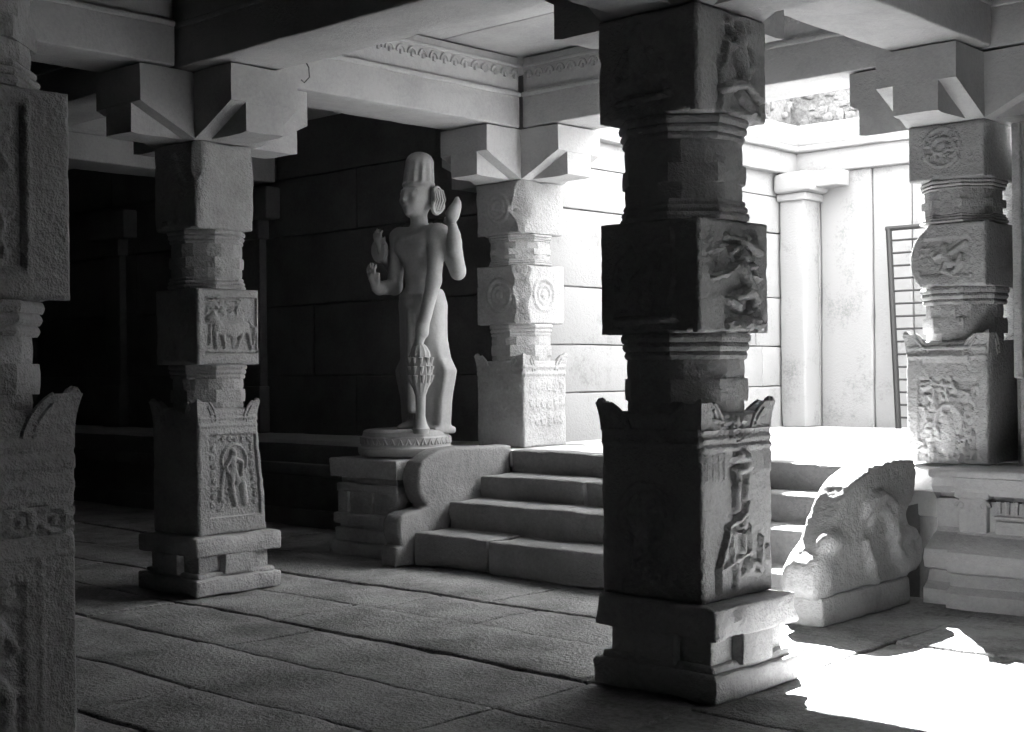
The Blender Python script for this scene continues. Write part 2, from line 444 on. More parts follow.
def f_pedestal_scene(p):
    p.px(40, 285, 100, 705)
    p.band(40, 150, 285, 160, .008).band(40, 178, 285, 192, .008).band(40, 206, 285, 222, .008)
    p.ring(155, 165, 34, 7, .018).ring(155, 165, 18, 7, .016).b(155, 165, 10, .02).k([(155, 120), (155, 135)], 14, .02).b(155, 212, 20, .016)
    p.k([(80, 120), (120, 130), (190, 128)], 8, .014)
    for i in range(9): p.k([(50 + i * 9, 235), (50 + i * 9, 318)], 3, .006); p.k([(225 + i * 7, 235), (225 + i * 7, 300)], 3, .006)
    p.hole(150, 285, 40, 40, .018).hole(135, 470, 40, 18, .022)
    p.k([(160, 245), (185, 250), (195, 275), (165, 290)], 24, .036, 16)
    p.k([(158, 295), (150, 350), (150, 415)], 17, .032, 14).k([(190, 300), (185, 340), (178, 385)], 15, .03, 10).b(150, 405, 17, .03)
    p.k([(185, 400), (178, 430), (120, 482)], 14, .036, 11)
    p.foliage(155, 450, 205, 500, 14, 9, .024).k([(172, 500), (170, 555)], 14, .03, 10).k([(195, 495), (200, 560)], 9, .024)
    p.k([(120, 490), (88, 600), (88, 675)], 10, .03, 10).k([(130, 500), (140, 600)], 8, .024).k([(150, 600), (145, 670)], 13, .028).k([(88, 610), (200, 560)], 8, .02)
    p.b(195, 610, 22, .036).ring(195, 610, 24, 6, .02).k([(215, 600), (240, 625)], 10, .026).k([(238, 520), (230, 615)], 9, .026).k([(262, 555), (266, 600)], 9, .02)
    p.k([(150, 640), (180, 625), (230, 640)], 11, .022)
def f_archer(p):
    p.px(138, 485, 90, 520)
    p.b(275, 150, 34, .03).k([(270, 120), (290, 100)], 20, .03).k([(290, 190), (330, 270), (270, 330)], 34, .03).k([(300, 200), (345, 180), (395, 185)], 16, .028).k([(260, 200), (210, 260), (195, 350)], 16, .028)
    p.k([(280, 330), (260, 400), (265, 425)], 30, .028).k([(310, 320), (320, 420)], 24, .028).k([(395, 130), (405, 280), (385, 400)], 9, .02).k([(200, 470), (400, 462)], 18, .03)
    p.k([(190, 440), (400, 445)], 10, .012)
def f_sage(p):
    p.px(143, 490, 20, 465)
    p.b(290, 130, 34, .03).k([(290, 100), (295, 80)], 22, .025).k([(290, 180), (290, 290)], 48, .03).k([(250, 190), (215, 270), (230, 330)], 20, .025).k([(330, 190), (370, 250), (340, 300)], 20, .025)
    p.k([(220, 330), (370, 300)], 34, .03).k([(250, 330), (380, 345)], 26, .03).k([(220, 395), (400, 380)], 14, .028)
def f_roundel(p):
    p.px(150, 520, 100, 700)
    p.band(150, 150, 520, 160).band(150, 190, 520, 205).ring(320, 430, 100, 10, .02).ring(320, 430, 70, 8, .014)
    p.b(320, 380, 28, .03).k([(320, 410), (315, 500)], 30, .03).k([(320, 420), (390, 400), (410, 500)], 12, .024).k([(300, 500), (280, 560)], 18, .025).k([(330, 500), (350, 560)], 18, .025)
    p.foliage(220, 600, 420, 670, 18, 14, .014)
def f_horse(p):
    p.px(295, 605, 90, 495); p.recess(330, 135, 592, 440, .022)
    p.foliage(345, 145, 520, 215, 60, 11, .022).foliage(345, 215, 420, 245, 8, 9, .02)
    p.k([(400, 300), (470, 310), (535, 295)], 42, .034, 36).k([(380, 250), (400, 290)], 30, .034).k([(355, 255), (385, 245)], 17, .03)
    p.k([(385, 320), (390, 410)], 15, .028, 10).k([(425, 340), (432, 405)], 14, .026, 10).k([(520, 330), (495, 400)], 17, .028, 10).k([(550, 320), (565, 410)], 16, .028, 10)
    p.k([(560, 270), (585, 300), (580, 380)], 10, .025).k([(480, 350), (490, 420)], 22, .016).k([(365, 260), (358, 380)], 9, .02)
    p.k([(470, 235), (515, 240)], 30, .014).k([(350, 425), (590, 425)], 9, .02)
def f_arched_figure(p):
    p.px(195, 415, 115, 480)
    p.band(195, 140, 415, 146).band(195, 160, 415, 168).recess(232, 192, 400, 430, .022)
    for k in range(9): p.spiral(244 + (k % 2) * 4, 210 + k * 23, 9, 3.5, 1.2, k, .016); p.spiral(384, 210 + k * 23, 9, 3.5, 1.2, k + 1, .016, -1)
    for k in range(6): p.spiral(258 + k * 23, 205, 9, 3.5, 1.2, k, .016)
    A = np.linspace(-.5, math.pi + .5, 20); p.k([(318 + 44 * math.cos(a), 268 - 46 * math.sin(a)) for a in A], 5, .02)
    p.b(313, 246, 14, .036).k([(308, 265), (312, 300)], 15, .036, 12).k([(318, 262), (345, 275), (340, 310)], 7, .03).k([(300, 265), (285, 285), (292, 305)], 7, .03)
    p.k([(305, 300), (305, 350), (315, 398)], 13, .034, 8).k([(318, 305), (325, 330)], 12, .032).k([(345, 340), (350, 392)], 12, .026).k([(280, 300), (268, 380)], 8, .02)
    p.foliage(262, 330, 300, 415, 10, 8, .014)
def f_faint(p):
    p.px(0, 100, 0, 100)
    p.b(50, 20, 8, .02).k([(50, 32), (48, 55)], 11, .02).k([(40, 35), (28, 50), (35, 62)], 5, .016).k([(60, 35), (72, 48), (64, 60)], 5, .016).k([(46, 58), (40, 88)], 7, .02).k([(55, 58), (62, 88)], 7, .02)
    p.k([(22, 93), (78, 93)], 4, .012)
def f_medallion(p):
    p.px(0, 100, 0, 100); p.ring(45, 42, 34, 3, .012); p.foliage(22, 18, 68, 66, 70, 4.2, .018)
    p.spiral(45, 42, 18, 4, 1.5, 0, .02)
def f_small_roundel(p):
    p.px(0, 100, 0, 100); p.ring(50, 50, 26, 4, .012).ring(50, 50, 15, 3, .01).b(50, 50, 9, .014)
def f_rows(p):
    p.px(0, 100, 0, 100); p.band(0, 5, 100, 9).band(0, 13, 100, 17)
    for x in range(18, 90, 14):
        for y in (30, 50, 70): p.spiral(x, y, 6, 2, 1.2, x + y, .008)
def f_frame_figure(p):
    p.px(0, 100, 0, 100); p.recess(10, 22, 82, 84, .012).band(10, 22, 82, 25, .01).band(10, 81, 82, 84, .01).band(10, 22, 13, 84, .01).band(79, 22, 82, 84, .01)
    p.b(46, 38, 7, .024).k([(46, 46), (52, 62)], 8, .024).k([(52, 48), (66, 38), (74, 32)], 4, .02).k([(44, 48), (34, 52)], 4, .018)
    p.k([(50, 62), (64, 64), (68, 52)], 5, .022).k([(48, 64), (44, 74), (56, 78)], 5, .022).k([(60, 74), (70, 62)], 4, .016)
    p.band(13, 36, 34, 70, .006).foliage(15, 28, 36, 76, 10, 3, .008)
def f_foliate_frame(p):
    p.px(0, 100, 0, 100); p.band(0, 4, 100, 7, .008).band(22, 4, 78, 7, .012).band(0, 11, 100, 14, .008).recess(22, 9, 78, 17, -.010)
    p.recess(15, 30, 86, 99, .012).band(15, 30, 86, 32, .008)
    p.foliage(18, 34, 84, 98, 150, 2.8, .018)
    A = np.linspace(-.6, math.pi + .6, 20); p.k([(52 + 16 * math.cos(a), 66 - 14 * math.sin(a)) for a in A], 2.4, .02)
    p.b(52, 64, 6, .02).k([(52, 70), (52, 86)], 7, .02)
def f_scroll_panel(p):
    p.px(0, 56, 0, 61.6); p.recess(5, 5, 41, 53, .016); p.band(41.5, 3, 43, 55, .006).band(4, 55, 43, 57, .008)
    p.scrolls(24, 5, 53, 2, 11.5, 1.6, .022)
    p.foliage(30, 6, 40, 16, 8, 1.4, .014).foliage(8, 24, 16, 34, 8, 1.4, .014)
def f_scroll_tall(p):
    p.px(0, 56, 0, 94.6); p.band(0, 8, 56, 11, .012).band(0, 13, 56, 17, .014).band(0, 20, 56, 23, .012).recess(0, 26.5, 56, 36, .012)
    for i in range(5):
        x = 7 + i * 10.6; p.ring(x, 31, 3.4, .9, .014).b(x, 31, 1.3, .014).k([(x + 3.6, 28), (x + 7, 34)], .8, .012).k([(x + 7, 28), (x + 3.6, 34)], .8, .012)
    p.recess(7, 48, 39, 93, .016).band(44, 42, 45.4, 93, .006).band(0, 40, 56, 41.5, .006)
    p.scrolls(25, 48, 94, 2, 11.5, 1.7, .022).foliage(30, 48, 38, 56, 6, 1.4, .014)

def corner_break(z0, z1, amt, seed):                 # broken (+X,-Y) arris
    def w(V):
        V = V.copy(); n = fbm(np.stack([V[:, 2] * 3., V[:, 2] * 0 + seed, V[:, 2] * 0], -1), seed, 3)
        d = (V[:, 0] - V[:, 1]); lim = .56 - amt * (.25 + 1.1 * np.clip(n - .3, 0, 1) / .4)
        ex = np.clip(d - lim, 0, 1); V[:, 0] -= ex * .5; V[:, 1] += ex * .5
        return V
    return w
def left_worn(za, zb, amt):                          # -X side eroded away above and below
    def w(V):
        V = V.copy(); t = np.clip((V[:, 2] - za) / (zb - za), 0, 1); k = amt * (2 * np.abs(t - .42)) ** 2.2
        m = V[:, 0] < 0; s = 1 - k / .28
        V[:, 0] = np.where(m, V[:, 0] * s, V[:, 0]); return V
    return w
def right_worn(za, zb, a0, a1):                      # +Y side of the lit face eroded towards the top
    def w(V):
        V = V.copy(); t = np.clip((V[:, 2] - za) / (zb - za), 0, 1); k = a0 + (a1 - a0) * t
        n = fbm(np.stack([V[:, 2] * 6, V[:, 0] * 3, V[:, 0] * 0], -1), 5) - .5
        m = V[:, 1] > 0; V[:, 1] = np.where(m, V[:, 1] * (1 - (k + n * .05) / .28), V[:, 1]); return V
    return w

FLOORZ = .82
pillar('dark carved pillar nearest the viewer, cut by the left edge of the picture', -4.0, 1.805, 0,
       dict(base=.40, lower=1.39, mid0=1.71, mid1=2.33, top0=2.72, top1=3.06),
       dict(lower={'+X': f_scroll_tall, '-Y': f_roundel}, mid={'+X': f_scroll_panel, '-Y': f_faint}), 100)
pillar('tall front pillar right of center, dancer carved on its lit side', -3.82, 5.33, 0,
       dict(base=.42, lower=1.28, mid0=1.645, mid1=2.17, top0=2.647, top1=3.135),
       dict(lower={'+X': f_pedestal_scene, '-Y': f_roundel}, mid={'+X': f_dancer, '-Y': f_archer}, top={'+X': f_seated, '-Y': f_sage}), 200, hw=.287, boff=(.055, -.01), ns=1.02)
pillar('carved pillar on the lower floor at left with a horse panel on its lit face', -7.955, 5.475, 0,
       dict(base=.39, lower=1.24, mid0=1.535, mid1=2.05, top0=2.45, top1=3.04),
       dict(lower={'+X': f_arched_figure, '-Y': f_faint}, mid={'+X': f_horse, '-Y': f_faint}, top={'-Y': f_faint}), 300,
       warp=dict(lower=right_worn(.39, 1.24, -.01, .06), top=lambda V: right_worn(2.4, 3.05, .03, .05)(corner_break(2.4, 3, .07, 4)(V))), hw=.27, hm=.252)
pillar('sunlit pillar at the head of the steps behind the statue', -7.95, 8.68, FLOORZ,
       dict(lower=1.55, mid0=1.86, mid1=2.36, top0=2.62, top1=3.07),
       dict(lower={'+X': f_rows, '-Y': f_rows}, mid={'+X': f_small_roundel, '-Y': f_small_roundel}, top={'-Y': f_small_roundel}), 400,
       warp=dict(mid=corner_break(1, 2, .13, 9), top=corner_break(1.7, 2.2, .12, 12)), base=False, hw=.27, arms=(0, 2, 3))
pillar('grey pillar on the moulded plinth at right, round medallion carved near its top', -3.96, 8.70, .84,
       dict(lower=1.64, mid0=1.99, mid1=2.41, top0=2.69, top1=3.06),
       dict(lower={'-Y': f_foliate_frame}, mid={'-Y': f_frame_figure}, top={'-Y': f_medallion}), 500,
       warp=dict(mid=left_worn(1.15, 1.57, .12), top=corner_break(1.8, 2.3, .03, 3)), base=False, hm=.262, arms=(0, 2, 3))
pillar('dim pillar far back at left, mostly hidden by the nearest pillar', -12.0, 5.4, 0,
       dict(base=.4, lower=1.24, mid0=1.535, mid1=2.05, top0=2.45, top1=3.04), {}, 600)

# ------------------------------------------------------------------ beams
def beam(axis, a0, a1, c, label, frieze=0, hw=.27, seed=0):
    t = thing('stone_beam', label, 'beam', (0, 0, 0), 'ceiling beams')
    mid = (a0 + a1) / 2; t.location = (mid, c, 3.48) if axis == 'x' else (c, mid, 3.48)
    h = (a1 - a0) / 2 - .01
    def bxx(g, l0, l1, w0, w1, z0, z1, **k):
        if axis == 'x': g.box(l0, l1, w0, w1, z0, z1, **k)
        else: g.box(w0, w1, l0, l1, z0, z1, **k)
    g = G(); bxx(g, -h, h, -hw, hw, .014, .29, step=.12, r=.015, chip=.012, seed=seed)
    g.build('lintel', M_beam, t, amp=.008, ns=2.5)
    g = G(); bxx(g, -h, h, -hw + .02, hw - .02, .285, .60, step=.12, r=.008)
    for s in (-1, 1):
        lo, hi = (hw - .03, hw + .012) if s > 0 else (-hw - .012, -hw + .03)
        bxx(g, -h, h, lo, hi, .27, .31, step=.2, r=.012)
        if frieze in (s, 2):
            n = int(2 * h / .115)
            for i in range(n):
                u = -h + (i + .5) * 2 * h / n
                A = np.linspace(0, math.pi, 9); pts = []
                for a in A:
                    lu, lz = u + .042 * math.cos(a), .44 + .05 * math.sin(a)
                    pts.append((lu, s * (hw - .018), lz) if axis == 'x' else (s * (hw - .018), lu, lz))
                g.tube(pts, .012, 6)
                g.tube([(u, s * (hw - .018), .42), (u, s * (hw - .018), .455)] if axis == 'x' else [(s * (hw - .018), u, .42), (s * (hw - .018), u, .455)], .016, 6)
            bxx(g, -h, h, *((hw - .03, hw - .004) if s > 0 else (-hw + .004, -hw + .03)), .515, .545, step=.2, r=.008)
    g.build('frieze', M_beam, t, amp=.004, ns=5)
    return t
beam('x', -7.95, -3.86, 5.36, 'beam with black side face from the horse panel pillar to the tall front pillar')
beam('y', 5.72, 8.412, -7.94, 'brightly lit beam running back above the statue, scalloped frieze along its top', 1)
beam('x', -7.676, -3.92, 8.68, 'grey beam over the head of the steps, scalloped frieze along its top', -1)
beam('y', 5.65, 8.40, -3.89, 'beam running back from the tall front pillar to the pillar on the plinth', 0)
beam('x', -3.90, .6, 8.70, 'beam at the upper right corner, running right from the pillar on the plinth', 0)
beam('y', 1.75, 5.06, -7.94, 'dim beam at upper left running toward the viewer from the horse panel pillar', 0)
beam('y', 1.75, 5.07, -3.9, 'beam running toward the viewer from the top of the tall front pillar', 0)
beam('x', -11.68, -7.97, 5.42, 'dark beam at far left, going left from the horse panel pillar', 0)
beam('y', 5.75, 8.96, -12.0, 'dim beam far back at left, seen beyond the nearest pillar', 0)

# ------------------------------------------------------------------ ceiling, walls, floors
g = G()
for (x0, x1) in ((-17, -12), (-12, -7.95), (-7.95, -3.9), (-3.9, .3), (.3, 4.4), (4.4, 8)):
    ys = [5.36, 6.4, 7.55, 8.95]
    for a, b in zip(ys[:-1], ys[1:]): g.box(x0 + .004, x1 - .004, a + .006, b - .006, 4.095, 4.4, .25, .012)
g.box(-17, 8, 5.3, 8.95, 4.3, 4.5, 1., .01); g.box(-17, -7.93, 8.96, 9.5, 4.1, 4.7, 1., .01)
struct(g.build('ceiling', M_ceil, amp=.01, ns=1.5))
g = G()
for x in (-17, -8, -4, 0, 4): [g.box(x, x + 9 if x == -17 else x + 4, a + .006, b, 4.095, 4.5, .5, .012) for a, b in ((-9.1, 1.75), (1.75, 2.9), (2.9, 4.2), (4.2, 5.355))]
struct(g.build('ceiling.001', M_absorb, amp=.01, ns=1.5))  # front bays coloured near-black to keep shaded pillar faces dark

def masonry(g, axis, c, a0, a1, zs, depth, lens, seed, face=1, gap=.004):
    rg = random.Random(seed)
    for z0, z1 in zip(zs[:-1], zs[1:]):
        a = a0
        while a < a1 - .01:
            l = rg.uniform(*lens); b = a + l
            if b > a1 - lens[0] * .5: b = a1
            p = rg.uniform(-.006, .006)
            lo, hi = (c - depth, c + p) if face > 0 else (c + p, c + depth)
            if axis == 'x': g.box(a + gap, b - gap, lo, hi, z0 + gap, z1 - gap, .25, .012, .012, rg.randrange(99))
            else: g.box(lo, hi, a + gap, b - gap, z0 + gap, z1 - gap, .25, .012, .012, rg.randrange(99))
            a = b
# hall rear wall behind the statue, with pilasters
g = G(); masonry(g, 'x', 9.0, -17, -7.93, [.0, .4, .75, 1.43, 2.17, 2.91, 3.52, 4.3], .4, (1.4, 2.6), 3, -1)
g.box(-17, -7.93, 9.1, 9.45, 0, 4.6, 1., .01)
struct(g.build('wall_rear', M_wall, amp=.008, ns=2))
for i, x in enumerate((-14.9, -12.1)):
    t = thing('wall_pilaster', ('dark pilaster on the rear wall left of the horse panel pillar' if i == 0 else 'dark pilaster on the rear wall just right of the horse panel pillar'), 'pilaster', (x, 8.97, FLOORZ), 'pilasters on the rear wall')
    G().box(-.2, .2, -.13, .008, .0, .5, .1, .015).build('base', M_wall, t)
    G().box(-.17, .17, -.09, .008, .48, 2.1, .1, .015).build('shaft', M_wall, t)
    g = G(); g.box(-.22, .22, -.14, .008, 2.08, 2.3, .1, .015); g.box(-.42, .42, -.18, .008, 2.28, 2.62, .1, .02); g.build('capital', M_wall, t)
# courtyard west wall (right of the sunlit pillar) and back wall
g = G(); masonry(g, 'y', -7.9, 9.0, 13.1, [.8, 1.26, 1.69, 2.21, 2.91, 3.3, 3.56], .4, (1.2, 2.4), 8, 1)
g.box(-8.6, -8.2, 9.05, 13.3, 0, 3.6, 1., .01)
struct(g.build('wall_courtyard_west', M_court, amp=.006, ns=2))
g = G(); x = -7.9; rg = random.Random(4)
for w in (.32, .62, .45, .38, .9, .6, .8, .7, .9, .6, .8, .9):
    d = rg.uniform(-.03, .03); g.box(x + .006, x + w - .006, 13.1 + d, 13.5, .8, 3.56, .2, .02, .015, 5); x += w
g.box(-8.2, x, 13.3, 13.7, 0, 3.6, 1., .01)
struct(g.build('wall_courtyard_back', M_court, amp=.012, ns=2.5))
g = G(); masonry(g, 'y', .5, 9.0, 13.1, [.8, 1.5, 2.2, 2.9, 3.56], .4, (1.2, 2.4), 9, -1)
struct(g.build('wall_courtyard_east', M_court, amp=.006, ns=2))
def cornice(name, axis, c, a0, a1, s):
    g = G()
    def q(o0, o1, z0, z1, **k):
        lo, hi = sorted((c + s * o0, c + s * o1))
        if axis == 'x': g.box(a0, a1, lo, hi, z0, z1, **k)
        else: g.box(lo, hi, a0, a1, z0, z1, **k)
    q(-.5, .10, 3.55, 3.79, step=.2, r=.02, chip=.02); q(-.5, .17, 3.785, 3.85, step=.2, r=.025, chip=.02); q(-.5, .13, 3.84, 4.09, step=.15, r=.04, chip=.05)
    return struct(g.build(name, M_court, amp=.012, ns=4))
cornice('trim_1', 'y', -7.9, 9.0, 13.15, 1); cornice('trim_2', 'x', 13.1, -7.95, .6, -1)
def parapet(name, axis, c, a0, a1, s, top=4.58):
    g = G(); lo, hi = sorted((c - s * .5, c + s * .02))
    if axis == 'x': g.box(a0, a1, lo, hi, 4.07, top, .06, .05, .05)
    else: g.box(lo, hi, a0, a1, 4.07, top, .06, .05, .05)
    rg = random.Random(3)
    for k in range(int((a1 - a0) * 34)):
        a = rg.uniform(a0 + .05, a1 - .05); z = rg.uniform(4.12, 4.56); r = rg.uniform(.03, .07)
        y = c + s * .02
        p = (a, y, z) if axis == 'x' else (y, a, z)
        g.box(p[0] - r, p[0] + r, p[1] - r * .6, p[1] + r * .6, z - r * .8, z + r * .8, .1, r * .5)
    return struct(g.build(name, M_rubble, amp=.03, ns=9))
parapet('wall_parapet_west', 'y', -7.98, 9.0, 13.2, 1, 4.66); parapet('wall_parapet_back', 'x', 13.2, -8.4, .6, -1)
t = thing('corner_pilaster', 'pale pilaster in the far corner of the bright courtyard', 'pilaster', (-7.72, 12.90, FLOORZ))
G().box(-.155, .15, -.16, .15, 0, 2.45, .08, .025, .02).build('shaft', M_court, t, amp=.01)
g = G(); g.box(-.16, .2, -.2, .16, 2.42, 2.5, .08, .015); g.box(-.16, .28, -.28, .16, 2.5, 2.72, .08, .05, .03); g.box(-.1, .55, -.12, .1, 2.55, 2.72, .08, .02); g.build('capital', M_court, t, amp=.01)
# walls that close the hall outside the frame, and the wall right of the plinth pillar
struct(G().box(-17.4, -16.98, -9.2, 9.6, -.35, 4.7, 1., .01).build('wall_left', M_absorb, amp=0))  # hall walls coloured near-black so little light bounces back
struct(G().box(-17.4, 8.4, -9.4, -8.98, -.35, 4.5, 1., .01).build('wall_front', M_absorb, amp=0))
struct(G().box(7.98, 8.4, -9.2, 9.6, -.35, 4.6, 1., .01).build('wall_right', M_absorb, amp=0))
g = G(); masonry(g, 'x', 8.74, -3.64, 8., [.79, 1.75, 2.4, 3.04], .3, (1.6, 2.6), 21, -1); masonry(g, 'x', 8.74, -3.24, 8., [3.045, 3.47], .3, (1.6, 2.6), 23, -1)
g.box(-3.2, 8, 9.0, 9.14, .8, 3.47, .6, .01)
w = struct(g.build('wall_right_rear', M_pil, amp=.006, ns=3))
struct(G().box(-3.94, -3.205, 9.01, 9.12, .80, 3.03, .2, .01).build('sun_gap_blocker', M_pil, amp=0))  # unseen slab added to stop sun slipping past the pillar neck
t = thing('wall_pilaster', 'carved grey pilaster at the right edge of the picture beside the plinth pillar', 'pilaster', (-3.24, 8.60, .84))
b_ = G().box(-.27, .3, -.10, .115, 0, 2.18, .08, .015, .02).build('shaft', M_pil, t)
for z0, h in ((.05, .55), (.75, .55), (1.5, .6)):
    p = Plate(.44, h, .01, int(z0 * 10)); p.px(0, 100, 0, 100).recess(6, 6, 94, 94, .012).foliage(10, 10, 90, 90, 60, 5, .02); p.build('carved_panel', M_pil, b_, '-Y', .09, z0, -.2)
G().box(-.30, -.24, -.13, .0, .55, 2.17, .1, .015).build('edge_moulding', M_pil, t)

# lower floor: paving slabs with open joints
def paving(g, x0, x1, rows, top, seed, lens=(1.6, 3.4), joints={}, step=.12):
    rg = random.Random(seed)
    for i, (a, b) in enumerate(zip(rows[:-1], rows[1:])):
        xs = [x0]; fixed = sorted(joints.get(i, []))
        while True:
            n = xs[-1] + rg.uniform(*lens)
            for f in fixed:
                if xs[-1] < f - .05 and n > f - .5: n = f; break
            if n > x1 - .6: xs.append(x1); break
            xs.append(n)
        for c, d in zip(xs[:-1], xs[1:]):
            gp = rg.uniform(.004, .013); dz = rg.uniform(-.006, .006)
            g.box(c + gp * .6, d - gp * .6, a + gp, b - gp, top - .14, top + dz, step, .014, .02, rg.randrange(99))
rowsL = [-9, -7, -5.5, -4.2, -3, -2, -1.1, -.3, .5, 1.2, 1.9, 2.5, 3.08, 3.7, 4.34, 5.0, 5.65, 6.25, 6.98, 8.15]
jL = {14: [-6.2, -4.15], 13: [-4.15], 15: [-3.5], 16: [-5.6], 17: [-5.0]}
g = G(); paving(g, -17, -3.5, rowsL, 0, 5, joints=jL)
rowsR = [-9, -7, -5.5, -4.2, -3, -2.2, -1.4, -.6, .3, 1.1, 1.9, 2.7, 3.5, 4.2, 4.88, 5.85, 6.74, 7.4, 8.15]
paving(g, -3.5, 8, rowsR, 0, 6)
g.box(-17, 8, -9, 9.6, -.3, -.12, 1., .01)
def rough_floor(V):
    V = V.copy(); m = V[:, 2] > -.05
    V[:, 2] += m * ((fbm(V * 1.3, 71) - .5) * .03 + (fbm(V * 9, 72) - .5) * .012); return V
struct(g.build('floor', M_floor, amp=.004, ns=3, warp=rough_floor))
# raised floor and courtyard paving
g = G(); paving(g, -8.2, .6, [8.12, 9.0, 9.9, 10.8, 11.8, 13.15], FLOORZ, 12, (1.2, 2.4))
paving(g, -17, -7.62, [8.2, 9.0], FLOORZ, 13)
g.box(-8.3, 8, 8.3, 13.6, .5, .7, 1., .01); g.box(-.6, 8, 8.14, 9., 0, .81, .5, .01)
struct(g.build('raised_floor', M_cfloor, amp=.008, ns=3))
# dark moulded face of the raised floor left of the steps
g = G(); g.box(-17, -7.76, 8.14, 8.5, -.13, .16, .2, .02); g.box(-17, -7.76, 8.2, 8.5, .14, .5, .2, .02); g.box(-17, -7.76, 8.12, 8.5, .48, .6, .2, .02); g.box(-17, -7.76, 8.18, 8.5, .58, .78, .2, .02)
struct(g.build('trim_3', M_wall, amp=.006))
g = G(); g.box(-7.6, -4.1, 8.3, 8.6, -.1, .7, .3, .01); struct(g.build('trim_4', M_wall, amp=0))

# ------------------------------------------------------------------ steps
t = thing('stone_staircase', 'four grey stone steps rising from the hall to the bright courtyard', 'stairs', (-5.87, 7.03, 0))
ys = [0, .36, .72, 1.07]; zs = [.26, .465, .645, .825]
for i in range(4):
    g = G(); z0 = 0 if i == 0 else zs[i - 1] - .05
    x0, x1 = -1.70, 1.645
    parts = {0: [x0, -.92, x1], 1: [x0, x1], 2: [x0, -.6, x1], 3: [x0, .1, x1]}[i]
    for a, b in zip(parts[:-1], parts[1:]):
        g.box(a + .002, b - .002, ys[i], ys[i] + (.5 if i < 3 else .2), z0 + .005, zs[i] - (.008 if i == 0 and a > -1 else 0), .07, .028, .06, i * 7 + int(a * 10) % 7)
    g.build('step', M_step, t, amp=.008, ns=5)

# ------------------------------------------------------------------ scroll balustrade left of the steps
def extrude_sdf(name, mat, parent, pts, x0, x1, h, rd, extra=None, ns=7, amp=.02, ang=50):
    pts = np.array(pts); lo = (x0 - .12, pts[:, 0].min() - .12, pts[:, 1].min() - .06); hi = (x1 + .12, pts[:, 0].max() + .12, pts[:, 1].max() + .12)
    P = gridpts(lo, hi, h)
    Y, Zc = P[0, :, :, 1], P[0, :, :, 2]
    d2 = poly2(Y, Zc, pts)[None] + rd; dx = np.abs(P[..., 0] - (x0 + x1) / 2) - (x1 - x0) / 2 + rd
    F = np.minimum(np.maximum(d2, dx), 0) + np.hypot(np.maximum(d2, 0), np.maximum(dx, 0)) - rd
    if extra: F = extra(P, F)
    F = F + (fbm(P * ns, 33) - .5) * amp + (fbm(P * ns * 4, 35) - .5) * amp * .3
    V, Q = nets(F, lo, h)
    return link(name, V, Q, mat, parent, ang)
t = thing('scroll_balustrade', 'pale scroll-shaped stone side wall on the left of the steps', 'balustrade', (-7.67, 7.5, 0))
pr = [(8.16, 0), (6.87, 0), (6.87, .15), (6.93, .165), (6.90, .24), (6.90, .34), (6.93, .385), (7.0, .405), (7.12, .415), (7.2, .44), (7.17, .47), (7.12, .53), (7.10, .62), (7.11, .72), (7.15, .78), (7.24, .825), (7.36, .86), (7.5, .875), (8.16, .86)]
extrude_sdf('scroll_body', M_step, t, [(y - 7.5, z) for y, z in pr], -.095, .09, .016, .02)

# ------------------------------------------------------------------ worn guardian beast right of the steps
t = thing('carved_beast_balustrade', 'worn carved stone beast flanking the right side of the steps', 'balustrade', (-4.085, 7.4, 0))
G().box(-.125, .125, -.58, .5, 0, .17, .06, .02, .02, 3).build('base_slab', M_lion, t, amp=.008, ns=6)
pr = [(7.9, .16), (6.80, .16), (6.77, .22), (6.78, .33), (6.84, .40), (6.93, .47), (7.02, .58), (7.12, .70), (7.2, .77), (7.3, .83), (7.5, .885), (7.75, .91), (8.02, .90), (8.06, .80), (8.02, .66), (7.9, .55), (7.93, .48), (7.98, .38), (7.95, .26)]
def beast(P, F):
    q = lambda pts, r: [cap(P, a, b, r) for a, b in zip(pts[:-1], pts[1:])]
    def arc(cy, cz, r, a0, a1, n=9, x=.115): return [(x, cy + r * math.cos(a), cz + r * math.sin(a)) for a in np.linspace(a0, a1, n)]
    # brow and muzzle, jowl, mane rolls, curled trunk on the outer side, haunch
    for d in q(arc(.12, .50, .20, 2.6, .6), .028) + q(arc(.12, .50, .13, 2.8, .3), .022): F = smin(F, d, .03)
    for d in q([(.11, -.05, .42), (.12, 0, .3), (.11, .08, .2)], .03): F = smin(F, d, .04)
    for d in q([(.115, .3, .62), (.125, .27, .45), (.12, .33, .32), (.12, .42, .24)], .035): F = smin(F, d, .04)
    for d in q(arc(.48, .34, .10, 2.4, -2.6), .034): F = smin(F, d, .03)
    F = smin(F, ell(P, (.07, .47, .33), (.09, .09, .12)), .03)
    F = smin(F, ell(P, (.09, -.42, .47), (.06, .10, .06)), .05); F = smin(F, ell(P, (.06, -.5, .27), (.07, .13, .1)), .06)
    F = smin(F, ell(P, (-.06, -.5, .27), (.06, .13, .1)), .06)
    F = np.maximum(F, -cap(P, (.14, -.5, .2), (.13, -.2, .22), .02)); F = np.maximum(F, -cap(P, (.15, .06, .56), (.15, .2, .34), .03))
    return F
extrude_sdf('beast_body', M_lion, t, [(y - 7.4, z) for y, z in pr], -.105, .105, .014, .035, beast, 8, .028)

